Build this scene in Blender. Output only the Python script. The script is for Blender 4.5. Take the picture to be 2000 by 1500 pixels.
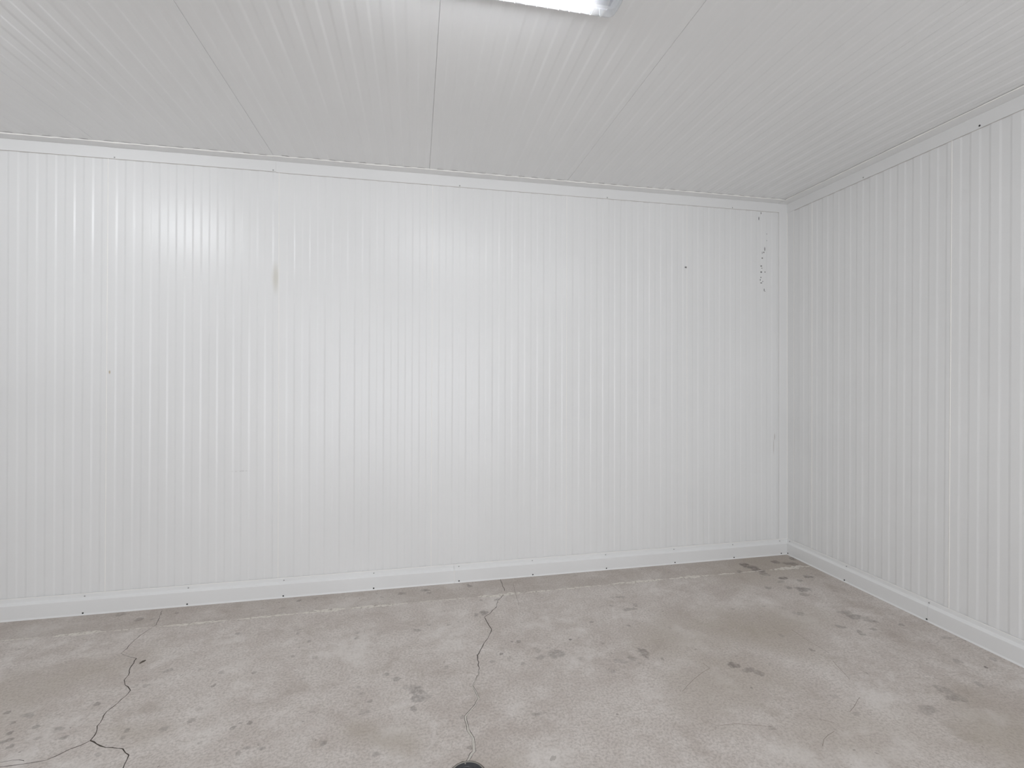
import bpy, bmesh, math, random
from mathutils import Vector, Matrix
from mathutils.geometry import delaunay_2d_cdt

for o in list(bpy.data.objects):
    bpy.data.objects.remove(o)
scene = bpy.context.scene
COL = scene.collection
random.seed(7)

# ------------------------------------------------------------------ camera
ROOM_H = 3.1                      # ceiling height; back wall y=0, right wall x=0
cam_d = bpy.data.cameras.new('camera')
cam_d.sensor_width = 36.0
cam_d.lens = 944.12 / 2000 * 36.0
cam_d.shift_x = -9.16 / 2000
cam_d.shift_y = -13.84 / 2000
cam_d.clip_start = 0.02
cam = bpy.data.objects.new('camera', cam_d)
COL.objects.link(cam)
cam.location = (-3.2260, -3.7138, 1.5641)
cam.rotation_euler = (math.radians(90.01), math.radians(0.0), math.radians(-11.741))
scene.camera = cam

# ------------------------------------------------------------------ world, daylight, exposure
world = bpy.data.worlds.new('world')
scene.world = world
world.use_nodes = True
world.node_tree.nodes['Background'].inputs[0].default_value = (0.925, 0.955, 1.0, 1)
world.node_tree.nodes['Background'].inputs[1].default_value = 3.7
scene.view_settings.view_transform = 'Standard'
scene.view_settings.look = 'None'
scene.view_settings.gamma = 1.0
scene.view_settings.use_curve_mapping = False
scene.view_settings.exposure = 0.05

scene.cycles.use_light_tree = False
scene.cycles.max_bounces = 6
scene.cycles.diffuse_bounces = 5
scene.cycles.glossy_bounces = 2
scene.cycles.transparent_max_bounces = 12
scene.cycles.sample_clamp_indirect = 4.0
scene.cycles.caustics_reflective = False
scene.cycles.caustics_refractive = False

Y_FRONT = -6.6
DX0, DX1, DZ = -5.6, -1.2, 2.4     # unseen doorway added in the front wall, sized for the daylight it lets in
pd = bpy.data.lights.new('doorway_portal_offscreen', 'AREA')
pd.shape = 'RECTANGLE'
pd.size, pd.size_y = DX1 - DX0, DZ
pd.cycles.is_portal = True          # only guides the sampling of the sky through the doorway
portal = bpy.data.objects.new('doorway_portal_offscreen', pd)
COL.objects.link(portal)
portal.location = ((DX0 + DX1) / 2, Y_FRONT - 0.05, DZ / 2)
portal.rotation_euler = (math.radians(90), 0, 0)

# ------------------------------------------------------------------ measured floor and wall marks (metres)
CRACKS = [(0.0016, [(-2.588, -0.015), (-2.591, -0.124), (-2.592, -0.223)]), (0.0018, [(-2.612, -0.295), (-2.669, -0.378), (-2.697, -0.474), (-2.749, -0.548), (-2.791, -0.586)]), (0.0022, [(-2.791, -0.586), (-2.785, -0.643), (-2.768, -0.743), (-2.799, -0.827), (-2.844, -0.913), (-2.889, -1.009), (-2.89, -1.076), (-2.901, -1.152)]), (0.0013, [(-4.89, -0.066), (-4.847, -0.213), (-4.833, -0.264), (-4.844, -0.31), (-4.862, -0.388), (-4.865, -0.464), (-4.857, -0.529), (-4.862, -0.578), (-4.8, -0.625), (-4.749, -0.652)]), (0.0022, [(-4.749, -0.652), (-4.738, -0.699), (-4.732, -0.747), (-4.704, -0.821), (-4.702, -0.858), (-4.672, -0.907), (-4.623, -0.958), (-4.621, -1.004), (-4.628, -1.054), (-4.643, -1.111), (-4.631, -1.165), (-4.626, -1.21), (-4.6, -1.274), (-4.599, -1.304)]), (0.002, [(-4.599, -1.304), (-4.618, -1.325), (-4.651, -1.342), (-4.681, -1.373), (-4.706, -1.391), (-4.745, -1.394), (-4.785, -1.395), (-4.825, -1.395), (-4.968, -1.401)]), (0.0014, [(-4.953, -1.362), (-4.88, -1.366), (-4.839, -1.363), (-4.792, -1.375)]), (0.0026, [(-4.599, -1.304), (-4.562, -1.33), (-4.51, -1.362), (-4.457, -1.378), (-4.435, -1.385), (-4.412, -1.411), (-4.39, -1.429), (-4.384, -1.453), (-4.379, -1.481), (-4.369, -1.534), (-4.347, -1.588)])]
FILLED_CRACK = [(-2.901, -1.152), (-2.903, -1.182), (-2.928, -1.235), (-2.947, -1.273), (-2.934, -1.323), (-2.927, -1.37), (-2.95, -1.416), (-2.978, -1.452), (-3.003, -1.482), (-3.002, -1.532), (-2.997, -1.587), (-2.985, -1.62), (-2.987, -1.669), (-2.989, -1.698), (-3.012, -1.73), (-3.023, -1.748)]
SCRATCHES = [[(-1.683, -1.383), (-1.753, -1.414), (-1.83, -1.457), (-1.929, -1.526)], [(-1.423, -1.831), (-1.397, -1.847), (-1.375, -1.866)], [(-1.105, -1.743), (-1.193, -1.794), (-1.243, -1.819)], [(-0.952, -1.132), (-0.949, -1.261), (-0.936, -1.382)], [(-0.977, -1.458), (-1.005, -1.539), (-1.031, -1.616)], [(-2.509, -0.126), (-2.522, -0.272), (-2.536, -0.47)], [(-1.809, -0.209), (-1.782, -0.309), (-1.772, -0.442)], [(-1.692, -1.333), (-1.683, -1.383)], [(-1.891, -1.775), (-1.802, -1.782), (-1.672, -1.829)], [(-1.54, -1.971), (-1.501, -1.939), (-1.42, -1.91)]]
SPOTS = [(-0.539, -0.194, 0.059, 0.071, 0.75), (-0.516, -0.274, 0.054, 0.046, 0.7), (-0.558, -0.156, 0.038, 0.036, 0.5), (-0.518, -0.337, 0.041, 0.045, 0.4), (-0.431, -0.455, 0.036, 0.033, 0.7), (-0.439, -0.657, 0.06, 0.049, 0.55), (-0.672, -0.582, 0.027, 0.029, 0.4), (-0.516, -0.606, 0.03, 0.03, 0.4), (-0.255, -0.163, 0.035, 0.038, 0.6), (-0.154, -0.218, 0.064, 0.05, 0.5), (-0.221, -0.469, 0.036, 0.034, 0.6), (-0.046, -0.124, 0.04, 0.04, 0.5), (-0.343, -0.522, 0.024, 0.022, 0.5), (-0.682, -0.271, 0.025, 0.034, 0.4), (-0.498, -0.731, 0.037, 0.028, 0.35), (-0.499, -0.508, 0.039, 0.021, 0.3), (-0.514, -0.378, 0.032, 0.022, 0.4), (-3.216, -1.281, 0.05, 0.057, 0.5), (-3.259, -1.22, 0.031, 0.028, 0.3), (-3.18, -1.309, 0.035, 0.023, 0.25), (-3.238, -1.382, 0.017, 0.025, 0.45), (-3.325, -1.135, 0.021, 0.026, 0.45), (-3.382, -1.083, 0.019, 0.018, 0.4), (-3.463, -1.36, 0.026, 0.025, 0.3), (-3.444, -1.288, 0.015, 0.015, 0.3), (-3.491, -1.22, 0.02, 0.016, 0.25), (-3.512, -1.164, 0.013, 0.013, 0.25), (-2.45, -1.085, 0.049, 0.055, 0.42), (-2.547, -1.101, 0.031, 0.024, 0.35), (-2.546, -1.029, 0.023, 0.026, 0.25), (-2.633, -0.918, 0.015, 0.022, 0.45), (-2.756, -1.022, 0.012, 0.015, 0.6), (-2.718, -1.07, 0.014, 0.015, 0.35), (-2.654, -1.138, 0.02, 0.014, 0.3), (-2.476, -1.017, 0.015, 0.016, 0.25), (-2.327, -0.959, 0.012, 0.011, 0.7), (-2.329, -1.156, 0.017, 0.02, 0.25), (-1.961, -1.177, 0.023, 0.067, 0.5), (-2.051, -1.214, 0.031, 0.025, 0.3), (-2.125, -1.224, 0.039, 0.029, 0.25), (-2.207, -1.297, 0.019, 0.036, 0.2), (-2.025, -1.269, 0.022, 0.015, 0.25), (-1.539, -1.384, 0.031, 0.035, 0.6), (-1.488, -1.437, 0.038, 0.025, 0.4), (-1.453, -1.472, 0.032, 0.025, 0.4), (-0.649, -1.843, 0.045, 0.04, 0.4), (-0.643, -1.778, 0.041, 0.037, 0.3), (-0.872, -1.882, 0.048, 0.041, 0.3), (-0.656, -1.823, 0.02, 0.025, 0.3), (-0.749, -0.963, 0.041, 0.032, 0.35), (-0.439, -1.013, 0.048, 0.033, 0.35), (-0.428, -1.072, 0.06, 0.033, 0.45), (-0.376, -1.123, 0.046, 0.032, 0.35), (-0.624, -1.163, 0.029, 0.03, 0.35), (-0.571, -1.266, 0.022, 0.021, 0.4), (-1.063, -1.175, 0.019, 0.02, 0.3), (-0.229, -1.22, 0.026, 0.016, 0.4), (-0.112, -1.397, 0.028, 0.023, 0.35), (-0.309, -1.602, 0.028, 0.026, 0.3), (-0.094, -1.627, 0.023, 0.02, 0.4), (-0.22, -1.678, 0.011, 0.013, 0.7), (-0.421, -1.783, 0.021, 0.028, 0.3), (-1.221, -1.713, 0.02, 0.018, 0.25), (-2.787, -0.531, 0.027, 0.041, 0.5), (-2.841, -0.548, 0.017, 0.027, 0.35), (-3.614, -1.525, 0.017, 0.018, 0.45), (-2.67, -1.536, 0.033, 0.014, 0.35), (-3.388, -1.632, 0.019, 0.017, 0.35), (-2.672, -0.91, 0.009, 0.011, 0.5), (-2.659, -0.362, 0.022, 0.023, 0.3), (-4.973, -1.182, 0.018, 0.013, 0.5), (-4.779, -1.2, 0.025, 0.021, 0.4), (-4.722, -1.261, 0.018, 0.016, 0.5), (-4.949, -1.232, 0.024, 0.017, 0.45), (-4.907, -1.276, 0.017, 0.016, 0.4), (-4.721, -1.04, 0.017, 0.019, 0.45), (-5.091, -1.025, 0.017, 0.015, 0.45), (-4.984, -1.064, 0.033, 0.019, 0.35), (-4.891, -1.16, 0.016, 0.018, 0.4), (-4.828, -1.242, 0.018, 0.012, 0.3), (-4.521, -0.814, 0.027, 0.022, 0.3), (-4.236, -0.888, 0.019, 0.016, 0.45), (-4.064, -0.928, 0.016, 0.015, 0.4), (-4.596, -0.883, 0.016, 0.016, 0.35), (-4.026, -1.347, 0.016, 0.014, 0.5), (-3.963, -1.328, 0.016, 0.015, 0.45), (-4.004, -1.319, 0.012, 0.007, 0.4), (-3.864, -1.502, 0.017, 0.013, 0.4), (-3.926, -1.486, 0.015, 0.013, 0.35), (-3.95, -1.51, 0.011, 0.025, 0.3), (-4.479, -1.269, 0.014, 0.016, 0.45), (-4.516, -1.4, 0.017, 0.014, 0.3), (-4.472, -1.314, 0.016, 0.011, 0.3), (-4.324, -1.291, 0.023, 0.019, 0.3), (-4.133, -1.414, 0.011, 0.01, 0.4), (-3.702, -1.307, 0.014, 0.011, 0.3), (-3.805, -1.035, 0.016, 0.014, 0.2), (-4.617, -0.925, 0.013, 0.015, 0.3), (-3.933, -0.553, 0.013, 0.019, 0.3), (-4.36, -0.839, 0.014, 0.011, 0.3), (-4.976, -0.164, 0.033, 0.025, 0.45), (-5.133, -0.063, 0.041, 0.026, 0.35), (-3.164, -0.106, 0.034, 0.026, 0.5), (-3.135, -0.155, 0.019, 0.017, 0.4), (-2.839, -0.094, 0.019, 0.035, 0.5), (-3.31, -0.127, 0.019, 0.017, 0.3), (-4.026, -0.092, 0.022, 0.017, 0.5), (-3.92, -0.083, 0.014, 0.017, 0.3), (-4.289, -0.485, 0.019, 0.02, 0.35), (-3.94, -0.509, 0.029, 0.02, 0.2), (-3.846, -0.665, 0.015, 0.018, 0.3), (-3.22, -0.665, 0.025, 0.024, 0.35), (-3.579, -0.621, 0.016, 0.019, 0.35), (-3.575, -0.681, 0.018, 0.018, 0.3), (-3.147, -0.618, 0.013, 0.013, 0.4), (-3.027, -0.636, 0.013, 0.013, 0.35), (-2.816, -1.085, 0.017, 0.019, 0.25), (-3.067, -1.085, 0.014, 0.023, 0.25), (-1.819, -0.496, 0.051, 0.016, 0.35), (-1.822, -0.681, 0.055, 0.022, 0.35), (-1.756, -0.635, 0.021, 0.03, 0.3), (-1.92, -0.609, 0.021, 0.015, 0.25), (-1.918, -0.88, 0.016, 0.013, 0.4), (-2.154, -1.034, 0.012, 0.017, 0.3)]
BROWN_STAINS = [(-1.137, -1.062, 0.416, 0.285, 0.8), (-1.67, -1.072, 0.215, 0.274, 0.55), (-1.712, -1.488, 0.369, 0.247, 0.6), (-3.32, -1.55, 0.156, 0.089, 0.8), (-5.092, -0.784, 0.29, 0.219, 0.6), (-0.681, -2.037, 0.206, 0.246, 0.7), (-2.857, -1.735, 0.128, 0.053, 0.6), (-0.412, -0.264, 0.502, 0.331, 0.7), (-4.978, -1.059, 0.214, 0.182, 0.4), (-1.297, -1.972, 0.355, 0.172, 0.4), (-4.359, -1.303, 0.135, 0.06, 0.5)]
WALL_MARKS = [(-0.2644, 3.0016, 0.0033, 0.0086), (-0.2857, 2.9535, 0.0041, 0.0144), (-0.2077, 2.8218, 0.0033, 0.0043), (-0.2078, 2.7642, 0.0025, 0.0043), (-0.2284, 2.6875, 0.0041, 0.0173), (-0.2383, 2.6582, 0.0058, 0.0058), (-0.2531, 2.6538, 0.0025, 0.0101), (-0.2531, 2.6071, 0.0066, 0.0058), (-0.263, 2.5376, 0.0074, 0.0057), (-0.2572, 2.5192, 0.0049, 0.0036), (-0.263, 2.4845, 0.0074, 0.0072), (-0.226, 2.4861, 0.0041, 0.0065), (-0.2655, 2.4377, 0.0041, 0.0057), (-0.2712, 2.4159, 0.0041, 0.0079), (-0.263, 2.3896, 0.009, 0.0043), (-0.2491, 2.4024, 0.0066, 0.0029), (-0.2343, 2.3289, 0.0041, 0.0115), (-0.2261, 2.3162, 0.0033, 0.0036), (-0.9895, 2.4924, 0.0143, 0.0069), (-5.231, 1.5968, 0.0048, 0.0103), (-5.4768, 1.1487, 0.0035, 0.004), (-0.1289, 1.0362, 0.0052, 0.0271), (-0.1393, 0.9506, 0.0041, 0.0632)]

# ------------------------------------------------------------------ materials
def new_mat(name):
    m = bpy.data.materials.new(name)
    m.use_nodes = True
    nt = m.node_tree
    b = nt.nodes['Principled BSDF']
    return m, nt, b

def node(nt, kind, **kw):
    n = nt.nodes.new(kind)
    for k, v in kw.items():
        setattr(n, k, v)
    return n

def link(nt, a, b):
    nt.links.new(a, b)

def vmath(nt, op, a, b=None):
    n = node(nt, 'ShaderNodeVectorMath', operation=op)
    for i, s in enumerate((a, b)):
        if s is None:
            continue
        if isinstance(s, (tuple, list)):
            n.inputs[i].default_value = s
        else:
            link(nt, s, n.inputs[i])
    return n

def fmath(nt, op, a, b=0.0, clamp=False):
    n = node(nt, 'ShaderNodeMath', operation=op, use_clamp=clamp)
    for i, s in enumerate((a, b)):
        if isinstance(s, (int, float)):
            n.inputs[i].default_value = s
        else:
            link(nt, s, n.inputs[i])
    return n.outputs[0]

def mix_col(nt, fac, a, b, blend='MIX'):
    n = node(nt, 'ShaderNodeMix', data_type='RGBA', blend_type=blend)
    n.clamp_factor = True
    for s, i in ((fac, 0), (a, 6), (b, 7)):
        if isinstance(s, (int, float)):
            n.inputs[i].default_value = s
        elif isinstance(s, (tuple, list)):
            n.inputs[i].default_value = (*s, 1)
        else:
            link(nt, s, n.inputs[i])
    return n.outputs[2]

def ramp(nt, val, lo, hi, a=0.0, b=1.0, smooth=True):
    n = node(nt, 'ShaderNodeMapRange')
    n.interpolation_type = 'SMOOTHSTEP' if smooth else 'LINEAR'
    link(nt, val, n.inputs[0])
    for i, v in enumerate((lo, hi, a, b)):
        n.inputs[i + 1].default_value = v
    return n.outputs[0]

def noise(nt, vec, scale, detail=4, rough=0.6):
    n = node(nt, 'ShaderNodeTexNoise')
    n.inputs['Scale'].default_value = scale
    n.inputs['Detail'].default_value = detail
    n.inputs['Roughness'].default_value = rough
    link(nt, vec, n.inputs['Vector'])
    return n

def blob(nt, vec, centre, size, amp, soft):
    d = vmath(nt, 'SUBTRACT', vec, centre)
    s = vmath(nt, 'MULTIPLY', d.outputs[0], size)
    l = vmath(nt, 'LENGTH', s.outputs[0])
    return ramp(nt, l.outputs['Value'], 1.0 + soft, 1.0 - soft, 0.0, amp)

def blob_max(nt, items):
    cur = items[0]
    for it in items[1:]:
        cur = fmath(nt, 'MAXIMUM', cur, it)
    return cur

def bump(nt, b, height, strength, dist):
    n = node(nt, 'ShaderNodeBump')
    n.inputs['Strength'].default_value = strength
    n.inputs['Distance'].default_value = dist
    link(nt, height, n.inputs['Height'])
    link(nt, n.outputs[0], b.inputs['Normal'])

def panel_mat(name, marks=False, col=(0.80, 0.80, 0.795)):
    m, nt, b = new_mat(name)
    g = node(nt, 'ShaderNodeTexCoord')
    P = g.outputs['Object']
    n1 = noise(nt, P, 1.3, 1)
    base = mix_col(nt, n1.outputs[0], tuple(c * 0.96 for c in col), tuple(min(1, c * 1.04) for c in col))
    if marks == 'corner':
        black = blob_max(nt, [blob(nt, P, (x, 0, z), (1 / a, 0, 1 / h), 0.85, 0.35) for x, z, a, h in WALL_MARKS[:18]])
        base = mix_col(nt, black, base, (0.06, 0.055, 0.05))
        faint = blob_max(nt, [blob(nt, P, (x, 0, z), (1 / a, 0, 1 / h), 0.35, 0.4) for x, z, a, h in WALL_MARKS[21:]])
        base = mix_col(nt, faint, base, (0.33, 0.26, 0.22))
    elif marks == 'speck':
        x, z, a, h = WALL_MARKS[18]
        base = mix_col(nt, blob(nt, P, (x, 0, z), (1 / a, 0, 1 / h), 0.85, 0.35), base, (0.06, 0.055, 0.05))
    elif marks == 'stain':
        x, z, a, h = WALL_MARKS[19]
        base = mix_col(nt, blob(nt, P, (x, 0, z), (1 / a, 0, 1 / h), 0.6, 0.5), base, (0.42, 0.30, 0.12))
        st = blob(nt, P, (-4.205, 0, 2.27), (1 / 0.020, 0, 1 / 0.085), 0.40, 0.8)
        base = mix_col(nt, st, base, (0.50, 0.46, 0.34))
        sc = blob(nt, P, (-4.43, 0, 0.903), (1 / 0.055, 0, 1 / 0.004), 0.35, 0.8)
        base = mix_col(nt, fmath(nt, 'MULTIPLY', sc, ramp(nt, noise(nt, P, 70, 2).outputs[0], 0.45, 0.6)), base, (0.3, 0.29, 0.28))
    link(nt, base, b.inputs['Base Color'])
    b.inputs['Roughness'].default_value = 0.31
    n2 = noise(nt, P, 260, 1)
    bump(nt, b, n2.outputs[0], 0.10, 0.0012)
    return m

def plain_mat(name, col, rough=0.5, metal=0.0, var=0.04, scale=30):
    m, nt, b = new_mat(name)
    g = node(nt, 'ShaderNodeTexCoord')
    n1 = noise(nt, g.outputs['Object'], scale, 3)
    c = mix_col(nt, n1.outputs[0], tuple(x * (1 - var) for x in col), tuple(min(1, x * (1 + var)) for x in col))
    link(nt, c, b.inputs['Base Color'])
    b.inputs['Roughness'].default_value = rough
    b.inputs['Metallic'].default_value = metal
    return m

def concrete_mat():
    m, nt, b = new_mat('stained_concrete')
    g = node(nt, 'ShaderNodeTexCoord')
    P = g.outputs['Object']
    big = noise(nt, P, 1.1, 6, 0.62)
    mid = noise(nt, P, 6.0, 6, 0.68)
    fine = noise(nt, P, 85.0, 4, 0.7)
    grit = noise(nt, P, 300.0, 2, 0.7)
    base = mix_col(nt, ramp(nt, big.outputs[0], 0.32, 0.68), (0.54, 0.48, 0.44), (0.635, 0.58, 0.54))
    base = mix_col(nt, ramp(nt, mid.outputs[0], 0.38, 0.66, 0, 0.75), base, (0.70, 0.65, 0.612))
    base = mix_col(nt, ramp(nt, fine.outputs[0], 0.40, 0.66, 0, 0.46), base, (0.27, 0.235, 0.205))
    base = mix_col(nt, ramp(nt, grit.outputs[0], 0.56, 0.72, 0, 0.38), base, (0.20, 0.18, 0.165))
    cloud = noise(nt, P, 3.2, 8, 0.72)
    base = mix_col(nt, ramp(nt, cloud.outputs[0], 0.50, 0.66, 0, 0.55), base, (0.73, 0.69, 0.655))
    base = mix_col(nt, ramp(nt, cloud.outputs[0], 0.46, 0.33, 0, 0.40), base, (0.36, 0.305, 0.26))
    # the narrow pour along the back wall beyond the old joint is browner
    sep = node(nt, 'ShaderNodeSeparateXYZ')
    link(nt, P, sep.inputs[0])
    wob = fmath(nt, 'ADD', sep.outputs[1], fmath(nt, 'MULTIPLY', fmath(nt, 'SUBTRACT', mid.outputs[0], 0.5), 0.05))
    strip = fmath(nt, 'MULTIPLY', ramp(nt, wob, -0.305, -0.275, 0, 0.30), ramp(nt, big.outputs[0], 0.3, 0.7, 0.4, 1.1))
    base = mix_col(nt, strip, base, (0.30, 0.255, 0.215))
    # ragged coordinates for the drips
    wn = noise(nt, P, 30, 3, 0.7)
    off = vmath(nt, 'SCALE', vmath(nt, 'SUBTRACT', wn.outputs['Color'], (0.5, 0.5, 0.5)).outputs[0])
    off.inputs['Scale'].default_value = 0.05
    W = vmath(nt, 'MULTIPLY', vmath(nt, 'ADD', P, off.outputs[0]).outputs[0], (1, 1, 0)).outputs[0]
    at_b = node(nt, 'ShaderNodeAttribute', attribute_name='brown_stain')
    br = fmath(nt, 'MULTIPLY', at_b.outputs['Fac'], ramp(nt, mid.outputs[0], 0.30, 0.62, 0.25, 0.75))
    base = mix_col(nt, br, base, (0.355, 0.30, 0.235))
    # random small drips everywhere
    v = node(nt, 'ShaderNodeTexVoronoi')
    v.inputs['Scale'].default_value = 9.0
    link(nt, W, v.inputs['Vector'])
    sepc = node(nt, 'ShaderNodeSeparateColor')
    link(nt, v.outputs['Color'], sepc.inputs[0])
    rad = fmath(nt, 'MULTIPLY', ramp(nt, sepc.outputs[0], 0.45, 1.0, 0.0, 0.17, False), 1.0)
    drip = fmath(nt, 'MULTIPLY', fmath(nt, 'LESS_THAN', v.outputs['Distance'], rad), ramp(nt, sepc.outputs[1], 0, 1, 0.10, 0.45))
    base = mix_col(nt, drip, base, (0.20, 0.17, 0.15))
    v2 = node(nt, 'ShaderNodeTexVoronoi')
    v2.inputs['Scale'].default_value = 26.0
    link(nt, W, v2.inputs['Vector'])
    sepd = node(nt, 'ShaderNodeSeparateColor')
    link(nt, v2.outputs['Color'], sepd.inputs[0])
    rad2 = ramp(nt, sepd.outputs[0], 0.75, 1.0, 0.0, 0.14, False)
    drip2 = fmath(nt, 'MULTIPLY', fmath(nt, 'LESS_THAN', v2.outputs['Distance'], rad2), 0.50)
    base = mix_col(nt, drip2, base, (0.17, 0.145, 0.13))
    at_s = node(nt, 'ShaderNodeAttribute', attribute_name='dark_spot')
    spots = fmath(nt, 'MULTIPLY', at_s.outputs['Fac'], ramp(nt, wn.outputs[0], 0.34, 0.56, 0.30, 1.0))
    base = mix_col(nt, spots, base, (0.13, 0.112, 0.10))
    link(nt, base, b.inputs['Base Color'])
    b.inputs['Roughness'].default_value = 0.72
    hgt = fmath(nt, 'ADD', fmath(nt, 'MULTIPLY', fine.outputs[0], 0.6), fmath(nt, 'MULTIPLY', mid.outputs[0], 1.2))
    bump(nt, b, hgt, 0.25, 0.003)
    return m

def joint_mat():
    m, nt, b = new_mat('chipped_mortar')
    g = node(nt, 'ShaderNodeTexCoord')
    n1 = noise(nt, g.outputs['Object'], 45, 5, 0.7)
    c = mix_col(nt, ramp(nt, n1.outputs[0], 0.34, 0.52), (0.36, 0.32, 0.28), (0.70, 0.66, 0.60))
    link(nt, c, b.inputs['Base Color'])
    b.inputs['Roughness'].default_value = 0.9
    bump(nt, b, n1.outputs[0], 0.6, 0.004)
    return m

def emit_mat(name, col, strength):
    m, nt, b = new_mat(name)
    b.inputs['Base Color'].default_value = (0.9, 0.9, 0.9, 1)
    b.inputs['Emission Color'].default_value = (*col, 1)
    b.inputs['Emission Strength'].default_value = strength
    return m

def clear_mat():
    m, nt, b = new_mat('clear_polycarbonate')
    out = nt.nodes['Material Output']
    nt.nodes.remove(b)
    t = node(nt, 'ShaderNodeBsdfTransparent')
    t.inputs[0].default_value = (0.93, 0.95, 0.97, 1)
    gl = node(nt, 'ShaderNodeBsdfGlossy')
    gl.inputs['Roughness'].default_value = 0.12
    lw = node(nt, 'ShaderNodeFresnel')
    lw.inputs[0].default_value = 1.55
    geo = node(nt, 'ShaderNodeTexCoord')
    n1 = noise(nt, geo.outputs['Object'], 40, 2)
    df = node(nt, 'ShaderNodeBsdfTranslucent')
    df.inputs[0].default_value = (0.9, 0.92, 0.95, 1)
    m0 = node(nt, 'ShaderNodeMixShader')
    link(nt, ramp(nt, n1.outputs[0], 0.3, 0.7, 0.04, 0.12), m0.inputs[0])
    link(nt, t.outputs[0], m0.inputs[1])
    link(nt, df.outputs[0], m0.inputs[2])
    m1 = node(nt, 'ShaderNodeMixShader')
    gm = node(nt, 'ShaderNodeNewGeometry')
    link(nt, fmath(nt, 'MULTIPLY', lw.outputs[0], fmath(nt, 'SUBTRACT', 1.0, gm.outputs['Backfacing'])), m1.inputs[0])
    link(nt, m0.outputs[0], m1.inputs[1])
    link(nt, gl.outputs[0], m1.inputs[2])
    link(nt, m1.outputs[0], out.inputs[0])
    return m

M_STAIN = panel_mat('white_ribbed_steel_stained', 'stain')
M_SPECK = panel_mat('white_ribbed_steel_specked', 'speck')
M_CORNER = panel_mat('white_ribbed_steel_marked', 'corner')
M_PANEL = panel_mat('white_ribbed_steel')
M_TRIM = panel_mat('white_trim_steel', False, (0.80, 0.80, 0.795))
M_CAULK = plain_mat('white_caulk', (0.90, 0.885, 0.855), 0.45)
M_SEAL2 = plain_mat('pale_sealant', (0.66, 0.62, 0.585), 0.6)
M_GAP_SHADE = plain_mat('grey_gap_shade', (0.54, 0.51, 0.48), 0.7)  # grey that paints the shaded gap under the back cornice
M_SCRATCH = plain_mat('floor_scratch', (0.27, 0.225, 0.185), 0.9)
M_CORE = plain_mat('panel_core_joint_shade', (0.52, 0.50, 0.47), 0.8)  # grey backing behind the panels; shade of their joints is put into its colour
M_SCREW = plain_mat('dark_screw_steel', (0.03, 0.03, 0.03), 0.45, 0.4)
M_SCREW2 = plain_mat('zinc_screw_steel', (0.42, 0.42, 0.41), 0.4, 0.5)
M_CONC = concrete_mat()
M_DIRT = plain_mat('crack_dirt', (0.12, 0.10, 0.083), 0.95)
M_FILL = plain_mat('crack_filler', (0.58, 0.545, 0.495), 0.8, 0, 0.25, 90)
M_JOINT = joint_mat()
M_BLACK = plain_mat('black_cast_cover', (0.035, 0.035, 0.04), 0.28, 0.2, 0.15)
M_RING = plain_mat('worn_steel_ring', (0.40, 0.38, 0.34), 0.35, 0.8, 0.2)
M_HOUSE = plain_mat('pale_lamp_housing', (0.78, 0.79, 0.80), 0.5)
M_TRAY = plain_mat('grey_lamp_tray', (0.50, 0.51, 0.54), 0.4)
M_CLEAR = clear_mat()
M_STEELCLIP = plain_mat('stainless_clip', (0.6, 0.6, 0.6), 0.25, 1.0)

# ------------------------------------------------------------------ helpers
def link_obj(name, me, mat, parent=None, kind=None):
    o = bpy.data.objects.new(name, me)
    if mat is not None and not me.materials:
        me.materials.append(mat)
    COL.objects.link(o)
    if parent is not None:
        o.parent = parent
    if kind:
        o['kind'] = kind
    return o

def mesh(name, verts, faces, smooth=False):
    me = bpy.data.meshes.new(name)
    me.from_pydata([tuple(v) for v in verts], [], faces)
    bm = bmesh.new()
    bm.from_mesh(me)
    bmesh.ops.recalc_face_normals(bm, faces=bm.faces)
    bm.to_mesh(me)
    bm.free()
    if smooth:
        for p in me.polygons:
            p.use_smooth = True
    return me

def box_vf(lo, hi):
    x0, y0, z0 = lo
    x1, y1, z1 = hi
    v = [(x0, y0, z0), (x1, y0, z0), (x1, y1, z0), (x0, y1, z0), (x0, y0, z1), (x1, y0, z1), (x1, y1, z1), (x0, y1, z1)]
    f = [(0, 1, 2, 3), (4, 5, 6, 7), (0, 1, 5, 4), (1, 2, 6, 5), (2, 3, 7, 6), (3, 0, 4, 7)]
    return v, f

def boxes(name, lst):
    V, F = [], []
    for lo, hi in lst:
        v, f = box_vf(lo, hi)
        F += [tuple(i + len(V) for i in q) for q in f]
        V += v
    return mesh(name, V, F)

def struct(o, label, cat):
    o['kind'] = 'structure'
    o['label'] = label
    o['category'] = cat
    return o

def sweep(name, prof, path_fn, s0, s1, smooth=False):
    """closed profile [(a, b)] swept from s0 to s1; path_fn(s, a, b) -> point"""
    n = len(prof)
    V = [path_fn(s0, a, b) for a, b in prof] + [path_fn(s1, a, b) for a, b in prof]
    F = [(i, (i + 1) % n, n + (i + 1) % n, n + i) for i in range(n)]
    F += [tuple(range(n)), tuple(range(n, 2 * n))]
    return mesh(name, V, F, smooth)

# ---- ribbed sandwich panel -------------------------------------------------
PW = 1.0665
RIB_D = 0.0026
SLOPE = 0.0160
def rib_profile(w_full=PW):
    """(distance from the left edge, depth below the face) for a whole panel, ten shallow grooves"""
    pts = []
    m, pitch = 0.052, 0.1030
    gw = 0.0510
    for k in range(10):
        a = m + k * pitch
        for c, sgn in ((a, 1), (a + gw, -1)):
            q = [(-0.5, 0.0), (-0.3, 0.10), (0.3, 0.90), (0.5, 1.0)]
            for t, d in q:
                pts.append((c + t * SLOPE, RIB_D * (d if sgn > 0 else 1 - d)))
    return pts
RIBS = rib_profile()

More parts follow.
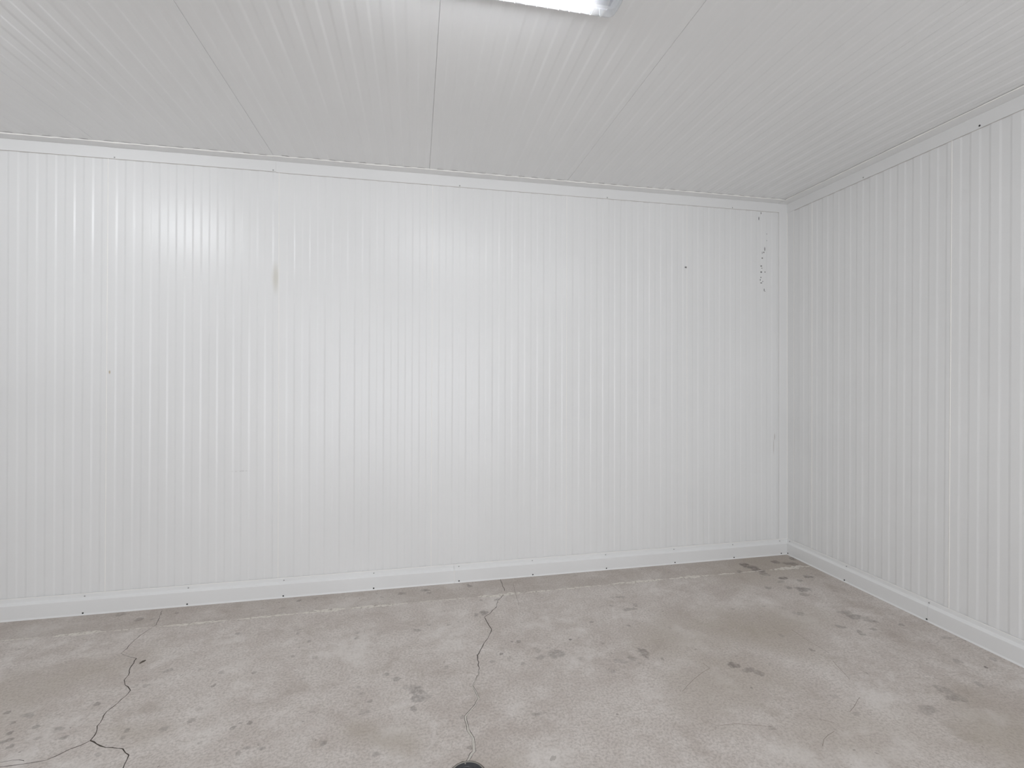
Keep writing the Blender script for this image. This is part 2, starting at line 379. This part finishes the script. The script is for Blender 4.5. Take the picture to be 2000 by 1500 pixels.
def panel_mesh(pt, a0, a1, b0, b1, origin, chamfer=0.0011, back=0.018):
    """panel between the edge lines a0=(bottom, top) and a1=(bottom, top); b0..b1 its length;
    pt(a, b, d) -> world point; origin: edge pair from which the rib pattern is counted"""
    def at(frac_a, t):      # frac_a: signed metres from the left edge
        e = a0[0] + (a0[1] - a0[0]) * t
        return e + frac_a
    w = a1[0] - a0[0]
    gap = 0.0005
    start = origin
    prof = [(gap, back), (gap, chamfer), (gap + chamfer, 0.0)]
    for x, d in RIBS:
        xx = x - start
        if gap + chamfer + 0.002 < xx < w - gap - chamfer - 0.002:
            prof.append((xx, d))
    prof += [(w - gap - chamfer, 0.0), (w - gap, chamfer), (w - gap, back)]
    V, F = [], []
    for t, b in ((0.0, b0), (1.0, b1)):
        wt = (a1[0] + (a1[1] - a1[0]) * t) - (a0[0] + (a0[1] - a0[0]) * t)
        for x, d in prof:
            V.append(pt(at(x * wt / w, t), b, d))
    n = len(prof)
    for i in range(n - 1):
        F.append((i, i + 1, n + i + 1, n + i))
    F.append((0, n - 1, 2 * n - 1, n))
    F += [tuple(range(n)), tuple(range(n, 2 * n))]
    return mesh('panel', V, F)

def bead(name, p_fn, s0, s1, r=0.003, wob=0.0, step=0.06, seg=6, seed=1, tall=0.6):
    """half-round caulk bead; p_fn(s, u, v): s along, u across, v outwards"""
    rnd = random.Random(seed)
    n = max(2, int(abs(s1 - s0) / step))
    V, F = [], []
    for i in range(n + 1):
        s = s0 + (s1 - s0) * i / n
        o = rnd.uniform(-1, 1) * wob
        rr = r * (1 + (rnd.uniform(-0.3, 0.3) if wob > 0.001 else rnd.uniform(-0.06, 0.06)))
        for k in range(seg + 1):
            a = math.pi * k / seg
            V.append(p_fn(s, o + rr * math.cos(a), rr * tall * math.sin(a)))
    for i in range(n):
        for k in range(seg):
            a = i * (seg + 1) + k
            F.append((a, a + 1, a + seg + 2, a + seg + 1))
    return mesh(name, V, F, True)

X_LEFT = -8.455
H = ROOM_H

# ------------------------------------------------------------------ floor: slab with cut cracks, filled crack, old joint
def jitter_line(pts, step, amp, rnd):
    out = [Vector(pts[0])]
    for a, b in zip(pts[:-1], pts[1:]):
        a, b = Vector(a), Vector(b)
        L = (b - a).length
        n = max(1, int(L / step))
        nn = Vector((-(b - a).y, (b - a).x)) / max(L, 1e-6)
        for i in range(1, n + 1):
            q = a.lerp(b, i / n)
            if i < n:
                q = q + nn * rnd.uniform(-amp, amp)
            out.append(q)
    return out

def normals(pl):
    ns = []
    for i in range(len(pl)):
        d = pl[min(i + 1, len(pl) - 1)] - pl[max(i - 1, 0)]
        d.normalize()
        ns.append(Vector((-d.y, d.x)))
    return ns

class Slab:
    def __init__(self):
        self.v, self.z, self.f, self.m = [], [], [], []
    def ribbon(self, pl, offs, zs, mats):
        ns = normals(pl)
        base = len(self.v)
        k = len(offs[0])
        for i, (q, n) in enumerate(zip(pl, ns)):
            for j in range(k):
                self.v.append(q + n * offs[i][j])
                self.z.append(zs[i][j])
        for i in range(len(pl) - 1):
            for j in range(k - 1):
                a = base + i * k + j
                self.f.append((a, a + 1, a + k + 1, a + k))
                self.m.append(mats[j])

def build_floor():
    rnd = random.Random(3)
    S = Slab()
    x0, x1, y0, y1 = X_LEFT - 0.1, 0.1, Y_FRONT - 0.1, 0.1
    S.v += [Vector(c) for c in ((x0, y0), (x1, y0), (x1, y1), (x0, y1))]
    S.z += [0] * 4
    S.f.append((0, 1, 2, 3)); S.m.append(0)
    # old joint along the back wall: pale chipped mortar in broken lengths
    x = X_LEFT + 0.05
    while x < -0.03:
        L = rnd.uniform(0.15, 0.5)
        e = min(x + L, -0.024)
        if e - x > 0.05:
            n = max(3, int((e - x) / 0.022))
            pl = [Vector((x + (e - x) * i / n, -0.289 + 0.004 * math.sin(3.1 * (x + (e - x) * i / n)))) for i in range(n + 1)]
            big = rnd.choice((0.25, 0.5, 0.8, 1.0))
            offs, zs = [], []
            for i in range(n + 1):
                t = i / n
                w = 0.030 * big * (0.25 + 0.75 * min(1, 4 * t, 4 * (1 - t)))
                offs.append([-w * rnd.uniform(0.2, 1.2), w * rnd.uniform(0.2, 1.2)])
                zs.append([0.0, 0.0])
            S.ribbon(pl, offs, zs, [3])
        x = e + rnd.uniform(0.0, 0.05)
    for w, pts in CRACKS:
        pl = jitter_line(pts, 0.022, 0.004, rnd)
        offs, zs = [], []
        for i in range(len(pl)):
            ww = w * rnd.uniform(0.45, 1.25)
            offs.append([-ww, 0, ww]); zs.append([0, -0.006, 0])
        S.ribbon(pl, offs, zs, [1, 1])
    for pts in SCRATCHES:
        pl = jitter_line(pts, 0.03, 0.003, rnd)
        offs = [[-0.0010, 0, 0.0010]] * len(pl)
        S.ribbon(pl, offs, [[0, -0.0006, 0]] * len(pl), [4, 4])
    pl = jitter_line(FILLED_CRACK, 0.018, 0.003, rnd)
    offs, zs = [], []
    N = len(pl)
    for i in range(N):
        t = i / N
        c = (0.0016 + 0.0040 * t) * rnd.uniform(0.7, 1.25)
        gl, gr = 0.0016 * rnd.uniform(0.3, 1.5), 0.0016 * rnd.uniform(0.3, 1.5)
        offs.append([-c - gl, -c - gl * 0.5, -c, c, c + gr * 0.5, c + gr])
        zs.append([0, -0.005, -0.0008, -0.0008, -0.005, 0])
    S.ribbon(pl, offs, zs, [1, 1, 2, 1, 1])
    # stain outlines and a coarse net of points carry the stain attributes
    spots = []
    for x, y, a, c, k in SPOTS:
        a, c = a * 0.9, c * 0.9
        ph = [rnd.uniform(0, 6.28) for _ in range(3)]
        am = [rnd.uniform(0.08, 0.28), rnd.uniform(0.05, 0.20), rnd.uniform(0.03, 0.12)]
        spots.append((x, y, a, c, k, ph, am))
        seg = 14 if a > 0.02 else 9
        for rr in (0.0, 0.55, 0.85, 1.15):
            for q in range(1 if rr == 0 else seg):
                th = 6.2832 * q / seg
                g = rr * (1 + am[0] * math.sin(2 * th + ph[0]) + am[1] * math.sin(3 * th + ph[1]) + am[2] * math.sin(5 * th + ph[2]))
                S.v.append(Vector((x + a * g * math.cos(th), y + c * g * math.sin(th))))
                S.z.append(0.0)
    gx = -6.0
    while gx < -0.03:
        gy = -2.5
        while gy < -0.03:
            S.v.append(Vector((gx + rnd.uniform(-.012, .012), gy + rnd.uniform(-.012, .012)))); S.z.append(0.0)
            gy += 0.05
        gx += 0.05
    def dark(px, py):
        best = 0.0
        for x, y, a, c, k, ph, am in spots:
            u, w = (px - x) / a, (py - y) / c
            if abs(u) > 1.9 or abs(w) > 1.9:
                continue
            th = math.atan2(w, u)
            g = 1 + am[0] * math.sin(2 * th + ph[0]) + am[1] * math.sin(3 * th + ph[1]) + am[2] * math.sin(5 * th + ph[2])
            d = math.hypot(u, w) / g
            best = max(best, k * min(1.0, max(0.0, (1.15 - d) / 0.32)))
        return best
    def brown(px, py):
        best = 0.0
        wx = px + 0.10 * math.sin(7 * py + 2 * px) + 0.05 * math.sin(17 * px + 3)
        wy = py + 0.07 * math.sin(6 * px + 1) + 0.03 * math.sin(19 * px + 11 * py)
        for x, y, a, c, k in BROWN_STAINS:
            d = math.hypot((wx - x) / a, (wy - y) / c)
            t = min(1.0, max(0.0, (1.5 - d) / 1.2))
            best = max(best, k * t * t * (3 - 2 * t))
        return best
    r = delaunay_2d_cdt(S.v, [], S.f, 0, 1e-5)
    verts, _, faces, ov, _, of = r
    out = []
    for co, src in zip(verts, ov):
        z = min((S.z[i] for i in src), default=0.0)
        out.append((co.x, co.y, z))
    # which ribbon does each triangle lie in (cells of 0.1 m keep the search short)
    cells = {}
    for q, m in zip(S.f[1:], S.m[1:]):
        pts = [S.v[i] for i in q]
        for cx in range(math.floor(min(p.x for p in pts) * 10), math.floor(max(p.x for p in pts) * 10) + 1):
            for cy in range(math.floor(min(p.y for p in pts) * 10), math.floor(max(p.y for p in pts) * 10) + 1):
                cells.setdefault((cx, cy), []).append((pts, m))
    def inside(c, pts):
        s = 0
        for a, d in zip(pts, pts[1:] + pts[:1]):
            k = (d.x - a.x) * (c.y - a.y) - (d.y - a.y) * (c.x - a.x)
            if abs(k) < 1e-12:
                continue
            if s == 0:
                s = 1 if k > 0 else -1
            elif (k > 0) != (s > 0):
                return False
        return True
    mi, keep = [], []
    for f in faces:
        c = (verts[f[0]] + verts[f[1]] + verts[f[2]]) / 3
        ms = {m for pts, m in cells.get((math.floor(c.x * 10), math.floor(c.y * 10)), ()) if inside(c, pts)}
        keep.append(f)
        mi.append(2 if 2 in ms else 1 if 1 in ms else 4 if 4 in ms else 3 if 3 in ms else 0)
    n = len(out)
    # slab body below
    out += [(x0, y0, -0.12), (x1, y0, -0.12), (x1, y1, -0.12), (x0, y1, -0.12)]
    me = bpy.data.meshes.new('floor')
    me.from_pydata(out, [], [tuple(f) for f in keep] + [(n + 3, n + 2, n + 1, n)])
    for m in (M_CONC, M_DIRT, M_FILL, M_JOINT, M_SCRATCH):
        me.materials.append(m)
    for p, k in zip(me.polygons, mi):
        p.material_index = k
    me.update()
    for nm, fn in (('dark_spot', dark), ('brown_stain', brown)):
        at = me.attributes.new(nm, 'FLOAT', 'POINT')
        for i, co in enumerate(out):
            at.data[i].value = fn(co[0], co[1])
    bm = bmesh.new(); bm.from_mesh(me)
    for f in bm.faces:
        if f.normal.z < 0 and f.calc_center_median().z > -0.05:
            f.normal_flip()
    bm.to_mesh(me); bm.free()
    o = bpy.data.objects.new('floor', me)
    COL.objects.link(o)
    struct(o, 'grey stained concrete floor with meandering cracks and a pale chipped joint', 'floor')
    return o
floor = build_floor()

# ------------------------------------------------------------------ walls and ceiling of ribbed panels
def add_panels(parent, pt, edges, b0, b1, mat, first_off=0.0):
    for i, (a0, a1) in enumerate(zip(edges[:-1], edges[1:])):
        w = a1[0] - a0[0]
        start = first_off if i == 0 else 0.0
        me = panel_mesh(pt, a0, a1, b0, b1, start)
        link_obj('panel', me, mat[i] if isinstance(mat, list) else mat, parent)

def const(v):
    return (v, v)

# back wall
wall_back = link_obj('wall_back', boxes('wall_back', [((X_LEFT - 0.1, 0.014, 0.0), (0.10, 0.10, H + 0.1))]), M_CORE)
struct(wall_back, 'long white wall of ribbed steel panels with soft lamp glints', 'wall')
e_back = [const(-8.455), const(-7.389), const(-6.3225), (-5.2589, -5.2388), (-4.1897, -4.1811), (-3.1171, -3.1035), (-2.0490, -2.0430), const(-0.9815), const(0.0)]
add_panels(wall_back, lambda a, b, d: (a, d, b), e_back, 0.0, H, [M_PANEL, M_PANEL, M_PANEL, M_STAIN, M_PANEL, M_PANEL, M_SPECK, M_CORNER])

# right wall (the edge distance runs from the corner towards the camera)
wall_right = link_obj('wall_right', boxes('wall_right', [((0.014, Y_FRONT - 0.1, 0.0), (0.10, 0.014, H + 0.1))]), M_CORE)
struct(wall_right, 'white ribbed steel panel wall meeting the long wall in the corner', 'wall')
e_right = [const(0.0), (0.2690, 0.2740), (1.3278, 1.3482)] + [const(1.338 + PW * k) for k in range(1, 6)]
e_right[-1] = const(-Y_FRONT)
add_panels(wall_right, lambda a, b, d: (d, -a, b), e_right, 0.0, H, M_PANEL, PW - 0.27)

# left wall and front wall, outside the frame
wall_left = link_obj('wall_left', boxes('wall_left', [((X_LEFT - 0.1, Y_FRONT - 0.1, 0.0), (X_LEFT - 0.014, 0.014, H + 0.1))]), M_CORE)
struct(wall_left, 'white ribbed steel panel wall facing the right-hand wall', 'wall')
e_left = [const(PW * k) for k in range(7)] + [const(-Y_FRONT)]
add_panels(wall_left, lambda a, b, d: (X_LEFT - d, -a, b), e_left, 0.0, H, M_PANEL)
wall_front = link_obj('wall_front', boxes('wall_front', [
    ((X_LEFT - 0.1, Y_FRONT - 0.1, 0), (DX0, Y_FRONT, H + 0.1)),
    ((DX1, Y_FRONT - 0.1, 0), (0.1, Y_FRONT, H + 0.1)),
    ((DX0, Y_FRONT - 0.1, DZ), (DX1, Y_FRONT, H + 0.1))]), M_PANEL)
struct(wall_front, 'white steel wall with an unseen doorway sized for daylight', 'wall')

# ceiling
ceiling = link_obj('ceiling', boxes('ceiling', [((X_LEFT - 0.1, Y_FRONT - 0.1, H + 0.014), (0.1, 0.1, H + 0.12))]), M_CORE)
struct(ceiling, 'white ceiling of ribbed steel panels running towards the long wall', 'ceiling')
e_ceil = [const(-8.455), const(-7.40), const(-6.333), const(-5.266), const(-4.195), const(-3.130), const(-2.068), const(-1.0143), const(0.0)]
add_panels(ceiling, lambda a, b, d: (a, b, H + d), e_ceil, Y_FRONT, 0.0, M_PANEL)

# white caulk in the wall joints
for i, e in enumerate(e_back[1:-1]):
    f = lambda s, u, v, e=e: (e[0] + (e[1] - e[0]) * s / H + u, 0.0006 - v, s)
    link_obj('joint_caulk', bead('joint_caulk', f, 0.12, H - 0.07, 0.0027, 0.0002, 0.3, 6, i), M_CAULK, wall_back)
for i, e in enumerate(e_right[1:4]):
    f = lambda s, u, v, e=e: (0.0006 - v, -(e[0] + (e[1] - e[0]) * s / H) + u, s)
    link_obj('joint_caulk', bead('joint_caulk', f, 0.12, H - 0.07, 0.0036, 0.0004, 0.3, 6, i + 20), M_CAULK, wall_right)

# ------------------------------------------------------------------ trims: folded steel angles
T = 0.0016
CF, WF = 0.080, 0.080            # flange on the ceiling, flange on the wall
def L_prof(cf, wf):
    # (out from wall, down from ceiling); the fold sits in the corner
    return [(0, 0), (cf, 0), (cf, T), (T, T), (T, wf), (0, wf)]

trim_n = 0
def trim(label, me, mat=M_TRIM):
    global trim_n
    trim_n += 1
    o = link_obj('trim_%d' % trim_n, me, mat)
    return struct(o, label, 'trim')

def screw_mesh(r=0.0036, h=0.0022):
    V, F = [], []
    seg = 10
    for rr, z in ((r, 0), (r, h * 0.45), (r * 0.62, h), (r * 0.3, h), (r * 0.22, h * 0.4)):
        for k in range(seg):
            a = 2 * math.pi * k / seg
            V.append((rr * math.cos(a), rr * math.sin(a), z))
    for j in range(4):
        for k in range(seg):
            F.append((j * seg + k, j * seg + (k + 1) % seg, (j + 1) * seg + (k + 1) % seg, (j + 1) * seg + k))
    F += [tuple(range(seg)), tuple(range(4 * seg, 5 * seg))]
    return mesh('screw', V, F)
ME_BLACK = screw_mesh(0.0052, 0.003); ME_BLACK.materials.append(M_SCREW)
ME_ZINC = screw_mesh(0.0046, 0.0028); ME_ZINC.materials.append(M_SCREW2)

def add_screw(me, loc, nrm, parent):
    o = bpy.data.objects.new('screw', me)
    COL.objects.link(o)
    o.parent = parent
    o.location = loc
    o.rotation_euler = Vector(nrm).to_track_quat('Z', 'Y').to_euler()
    return o

# back cornice: two lengths, the left one lapped over the right one
EPS = 0.0008
prof = L_prof(CF, WF)
JX = -4.202
back_pt = lambda s, a, b: (s, -EPS - a, H - EPS - b)
t1 = trim('white angle trim under the ceiling, longer lapped length on the long wall', sweep('trim', [(a + T if a else 0, b) for a, b in L_prof(CF, WF - 0.004)], back_pt, X_LEFT, JX))
t2 = trim('white angle trim under the ceiling running into the corner on the long wall', sweep('trim', L_prof(CF + 0.006, WF), back_pt, JX + 0.0004, 0.0))
for s0, s1, pr, c in ((X_LEFT, JX, t1, CF + T), (JX, -0.09, t2, CF + 0.006)):
    f = lambda s, u, v, c=c: (s, -EPS - c + u, H - v)
    link_obj('caulk_bead', bead('caulk_bead', f, s0, s1, 0.0048, 0.0022, 0.045, 6, int(-s0 * 10), 1.3), M_CAULK, pr)
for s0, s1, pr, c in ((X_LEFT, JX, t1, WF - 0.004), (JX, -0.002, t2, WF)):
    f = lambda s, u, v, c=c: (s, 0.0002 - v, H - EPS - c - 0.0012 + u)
    link_obj('flange_edge_line', bead('flange_edge_line', f, s0, s1, 0.0020, 0.0002, 0.2, 4, 71), M_GAP_SHADE, pr)  # grey bead painted in for the dark gap below the flange
for x in (-7.6, -6.4, -5.2, -4.22):
    add_screw(ME_ZINC, (x, -EPS - 2 * T, H - WF + 0.012), (0, -1, 0), t1)
for x in (-2.9, -1.7, -0.55):
    add_screw(ME_ZINC, (x, -EPS - T, H - WF + 0.008), (0, -1, 0), t2)
right_pt = lambda s, a, b: (-EPS - a - T * 1.2, s, H - EPS - b - T * 1.2)
t3 = trim('white angle trim under the ceiling along the shorter visible wall', sweep('trim', L_prof(CF + 0.012, WF), right_pt, Y_FRONT, -0.002))
f = lambda s, u, v: (0.0002 - v, s, H - EPS - WF - 0.0032 + u)
link_obj('flange_edge_line', bead('flange_edge_line', f, Y_FRONT, -0.002, 0.0016, 0.0002, 0.2, 4, 72), M_SEAL2, t3)
f = lambda s, u, v: (-EPS - CF - 0.013 + u, s, H - v)
link_obj('caulk_bead', bead('caulk_bead', f, Y_FRONT, -0.09, 0.0044, 0.0012, 0.05, 6, 5, 1.3), M_CAULK, t3)
for y in (-0.75, -1.50, -2.3, -3.2):
    add_screw(ME_BLACK if y == -1.5 else ME_ZINC, (-EPS - 2.2 * T, y, H - WF + 0.012), (-1, 0, 0), t3)

# vertical corner angle
cp = [(0.0, 0.0), (-0.084, 0.0), (-0.084, -T), (-T, -T), (-T, -0.078), (0.0, -0.078)]
V_pt = lambda s, a, b: (a - EPS * 0.5, b - EPS * 0.5, s)
t4 = trim('slim vertical white angle trim covering the corner of the two walls', sweep('trim', cp, V_pt, 0.10, H - WF + 0.004))
fa = lambda s, u, v: (-0.084 + u, -v - 0.0006, s)
link_obj('caulk_bead', bead('caulk_bead', fa, 0.135, H - WF, 0.0020, 0.0003, 0.2, 6, 8), M_CAULK, t4)
fb = lambda s, u, v: (-v - 0.0006, -0.078 + u, s)
link_obj('caulk_bead', bead('caulk_bead', fb, 0.135, H - WF, 0.0026, 0.0003, 0.2, 6, 9), M_CAULK, t4)
fc = lambda s, u, v: (-0.0026 + u * 0.7 - v * 0.7, -0.0026 - u * 0.7 - v * 0.7, s)
link_obj('caulk_bead', bead('caulk_bead', fc, 0.10, H - WF, 0.0030, 0.0003, 0.2, 6, 10), M_CAULK, t4)

# baseboards: folded kick trim with a screwed flange, sloped ledge, upright face and a small toe
BB = [(0.0, 0.0), (0.0, 0.131), (0.0030, 0.131), (0.0042, 0.109), (0.0215, 0.0965), (0.0225, 0.094), (0.0225, 0.010), (0.0270, 0.0008), (0.0270, 0.0)]
SX = [-8.42, -7.81, -7.20, -6.59, -5.98, -5.370, -4.757, -4.148, -3.532, -2.907, -2.330, -1.716, -1.107, -0.551, -0.083]
BJ = -2.944
bb_pt = lambda s, a, b: (s, -0.0026 - a, b)
baseboard_back = bpy.data.objects.new('baseboard_back', None)
COL.objects.link(baseboard_back)
struct(baseboard_back, 'white screwed steel kick trim at the foot of the long wall', 'baseboard')
for s0, s1 in ((X_LEFT, BJ - 0.0007), (BJ + 0.0007, -0.003)):
    link_obj('kick_plate', sweep('kick_plate', BB, bb_pt, s0, s1), M_TRIM, baseboard_back)
    ft = lambda s, u, v: (s, -0.0030 - v, 0.1312 + u)
    link_obj('caulk_bead', bead('caulk_bead', ft, s0, s1, 0.0034, 0.0006, 0.08, 6, 31), M_CAULK, baseboard_back)
fj = lambda s, u, v: (BJ + u, -0.0248 - v, s)
link_obj('joint_caulk', bead('joint_caulk', fj, 0.010, 0.094, 0.0022, 0.0003, 0.03, 6, 32), M_CAULK, baseboard_back)
for x in SX:
    add_screw(ME_BLACK, (x, -0.0252, 0.0135), (0, -1, 0), baseboard_back)
    add_screw(ME_ZINC, (x, -0.0062, 0.1165), (0, -1, 0.05), baseboard_back)
bbr_pt = lambda s, a, b: (-0.0026 - a, s, b)
BJR = -1.222
baseboard_right = bpy.data.objects.new('baseboard_right', None)
COL.objects.link(baseboard_right)
struct(baseboard_right, 'white screwed steel kick trim at the foot of the shorter visible wall', 'baseboard')
for s0, s1 in ((Y_FRONT, BJR - 0.0005), (BJR + 0.0005, -0.003)):
    link_obj('kick_plate', sweep('kick_plate', BB, bbr_pt, s0, s1), M_TRIM, baseboard_right)
    ft = lambda s, u, v: (-0.0030 - v, s, 0.1312 + u)
    link_obj('caulk_bead', bead('caulk_bead', ft, s0, s1, 0.0034, 0.0006, 0.08, 6, 33), M_CAULK, baseboard_right)
for y in (-0.036, -0.609, -1.217, -1.82, -2.43, -3.04, -3.65):
    add_screw(ME_BLACK, (-0.0252, y, 0.0135), (-1, 0, 0), baseboard_right)
    add_screw(ME_ZINC, (-0.0062, y, 0.1165), (-1, 0, 0.05), baseboard_right)

# ------------------------------------------------------------------ vapour-tight lamp fixtures
def ring_loft(name, secs, xs, closed_ends=True, smooth=True):
    n = len(secs[0])
    V = [(x, y, z) for x, sec in zip(xs, secs) for y, z in sec]
    F = []
    for i in range(len(secs) - 1):
        for k in range(n - 1):
            a = i * n + k
            F.append((a, a + 1, a + n + 1, a + n))
    if closed_ends:
        F += [tuple(range(n)), tuple(range((len(secs) - 1) * n, len(secs) * n))]
    return mesh(name, V, F, smooth)

def dome_section(sc, drop):
    pts = []
    for y, z in ((-0.066, 0.0), (-0.0645, -0.018), (-0.060, -0.036), (-0.051, -0.047), (-0.034, -0.054), (-0.017, -0.057), (0, -0.058)):
        pts.append((y, z))
    pts += [(-y, z) for y, z in reversed(pts[:-1])]
    return [(y * sc, z * drop) for y, z in pts]

def lamp(cx, cy, length, strength, label, bulge=0.021, tail=''):
    t = bpy.data.objects.new('ceiling_light' + tail, None)
    COL.objects.link(t)
    t.location = (cx, cy, H)
    t['label'] = label
    t['category'] = 'light'
    t['group'] = 'clear vapour-tight ceiling lights'
    L = length / 2
    # housing tray, open downwards
    secs, xs = [], []
    hp = [(-0.064, -0.036), (-0.068, -0.030), (-0.066, -0.006), (-0.050, -0.0005), (0.050, -0.0005), (0.066, -0.006), (0.068, -0.030), (0.064, -0.036)]
    for x, sc in ((-L, 0.80), (-L + 0.012, 0.94), (-L + 0.035, 1.0), (L - 0.035, 1.0), (L - 0.012, 0.94), (L, 0.80)):
        xs.append(x); secs.append([(y * sc, z) for y, z in hp])
    V = [(x, y, z) for x, sec in zip(xs, secs) for y, z in sec]
    n = len(hp); F = []
    for i in range(len(xs) - 1):
        for k in range(n):
            a, b = i * n + k, i * n + (k + 1) % n
            F.append((a, b, b + n, a + n))
    F += [tuple(range(n)), tuple(range((len(xs) - 1) * n, len(xs) * n))]
    link_obj('housing', mesh('housing', V, F), M_HOUSE, t)
    # reflector tray
    tray = link_obj('reflector_tray', boxes('reflector_tray', [((-L + 0.030, -0.040, -0.044), (L - 0.030, 0.040, -0.0365))]), M_TRAY, t)
    e = 0.125 if length > 1 else 0.06
    led = link_obj('led_strip' + tail, sweep('led_strip', [(0.021 * math.cos(math.pi * k / 8), -0.0442 - bulge * math.sin(math.pi * k / 8)) for k in range(9)], lambda s, a, z: (s, a, z), -L + e, L - e), emit_mat('led_light', (0.975, 0.985, 1.0), strength), t)
    for s in (-1, 1):
        x0, x1 = sorted((s * (L - 0.058), s * (L - 0.115)))
        link_obj('terminal_block', boxes('terminal_block', [((x0, -0.030, -0.060), (x1, 0.004, -0.0445)), ((x0 + 0.008, 0.010, -0.054), (x1 - 0.008, 0.028, -0.0445))]), M_TRAY, tray)
    # clear cover with rounded ends
    secs, xs = [], []
    for x, sc, dr in ((-L + 0.002, 0.78, 0.30), (-L + 0.006, 0.86, 0.62), (-L + 0.016, 0.95, 0.87), (-L + 0.034, 1.0, 1.0),
                      (L - 0.034, 1.0, 1.0), (L - 0.016, 0.95, 0.87), (L - 0.006, 0.86, 0.62), (L - 0.002, 0.78, 0.30)):
        xs.append(x); secs.append([(y, z - 0.036) for y, z in dome_section(sc, dr)])
    cov = link_obj('clear_cover', ring_loft('clear_cover', secs, xs), M_CLEAR, t)
    # moulded rib lines of the cover
    V, F = [], []
    xx = -L + 0.05
    while xx < L - 0.04:
        sec = [(y * 1.004, z * 1.01 - 0.036) for y, z in dome_section(1, 1)]
        b = len(V)
        for dx, k in ((-0.0009, 1.0), (0.0009, 1.0)):
            V += [(xx + dx, y, z) for y, z in sec]
        m = len(sec)
        F += [(b + i, b + i + 1, b + m + i + 1, b + m + i) for i in range(m - 1)]
        xx += 0.044
    link_obj('cover_rib', mesh('cover_rib', V, F), M_CAULK, cov)
    # gasket lip where cover meets housing and stainless clips
    link_obj('gasket_lip', boxes('gasket_lip', [((-L + 0.03, -0.0705, -0.0395), (L - 0.03, -0.0665, -0.0335)), ((-L + 0.03, 0.0665, -0.0395), (L - 0.03, 0.0705, -0.0335))]), M_HOUSE, t)
    k = 3 if length > 1 else 2
    for i in range(k):
        x = -L + 0.22 + (2 * L - 0.56) * i / (k - 1)
        for s in (-1, 1):
            y0, y1 = sorted((s * 0.0690, s * 0.0722))
            link_obj('clip', boxes('clip', [((x - 0.009, y0, -0.052), (x + 0.009, y1, -0.020))]), M_STEELCLIP, t)
    return t

lamp(-2.432 - 0.63, -1.925, 1.26, 65, 'clear-covered strip light on the ceiling above the floor drain')
lamp(-5.45, -1.75, 0.68, 170, 'short clear-covered strip light on the ceiling in line with the longer one', 0.030, '_offscreen')
lamp(-1.25, -3.2, 1.26, 80, 'long clear-covered strip light on the ceiling between the drain and the doorway', 0.021, '_offscreen')

# ------------------------------------------------------------------ floor drain (clean-out cover)
def disc(name, rings, seg=48):
    V, F = [], []
    for r, z in rings:
        for k in range(seg):
            a = 2 * math.pi * k / seg
            V.append((r * math.cos(a), r * math.sin(a), z))
    for j in range(len(rings) - 1):
        for k in range(seg):
            F.append((j * seg + k, j * seg + (k + 1) % seg, (j + 1) * seg + (k + 1) % seg, (j + 1) * seg + k))
    F.append(tuple(range((len(rings) - 1) * seg, len(rings) * seg)))
    F.append(tuple(range(seg)))
    return mesh(name, V, F)

drain = bpy.data.objects.new('floor_drain', None)
COL.objects.link(drain)
drain.location = (-3.030, -1.8195, 0.0)
drain['label'] = 'round black drain cover with steel rim at the end of the filled floor crack'
drain['category'] = 'drain'
R_ = 0.0725
me = disc('rim', [(R_ - 0.001, 0.0), (R_ - 0.001, 0.0022), (R_ - 0.0025, 0.0034), (R_ - 0.0050, 0.0034), (R_ - 0.0062, 0.0020), (R_ - 0.0062, 0.0004)])
link_obj('rim', me, M_RING, drain)
me = disc('gasket', [(R_ + 0.0035, 0.0002), (R_ + 0.0025, 0.0012), (R_ - 0.0012, 0.0014)])
link_obj('gasket', me, M_DIRT, drain)
me = disc('cover', [(R_ - 0.0070, 0.0004), (R_ - 0.0070, 0.0026), (R_ - 0.0085, 0.0034), (R_ - 0.022, 0.0030), (R_ - 0.024, 0.0040), (R_ - 0.0275, 0.0040), (R_ - 0.0295, 0.0030)])
cover = link_obj('cover', me, M_BLACK, drain)
link_obj('handle_bar', boxes('handle_bar', [((-0.026, -0.006, 0.0031), (0.026, 0.006, 0.0062))]), M_BLACK, cover)
ms = screw_mesh(0.0032, 0.0022)
ms.materials.append(M_RING)
for k in range(2):
    a = math.radians(92 + 180 * k)
    o = bpy.data.objects.new('screw', ms)
    COL.objects.link(o)
    o.parent = drain
    o.location = ((R_ - 0.0135) * math.cos(a), (R_ - 0.0135) * math.sin(a), 0.0031)

# ------------------------------------------------------------------ a dark flake lying on the floor
V = [(-0.004, -0.016, 0), (0.003, -0.017, 0), (0.006, 0.002, 0), (0.004, 0.015, 0), (-0.001, 0.018, 0), (-0.006, 0.004, 0)]
n = len(V)
V += [(x * 0.8, y * 0.85, 0.003 + 0.002 * (i % 2)) for i, (x, y, z) in enumerate(V)]
F = [(i, (i + 1) % n, n + (i + 1) % n, n + i) for i in range(n)] + [tuple(range(n)), tuple(range(n, 2 * n))]
flake = link_obj('debris_flake', mesh('debris_flake', V, F), M_DIRT)
flake.location = (-4.696, -0.698, 0.0)
flake.rotation_euler = (0, 0, math.radians(-28))
flake['label'] = 'small dark flake lying on the concrete beside the meandering crack'
flake['category'] = 'debris'
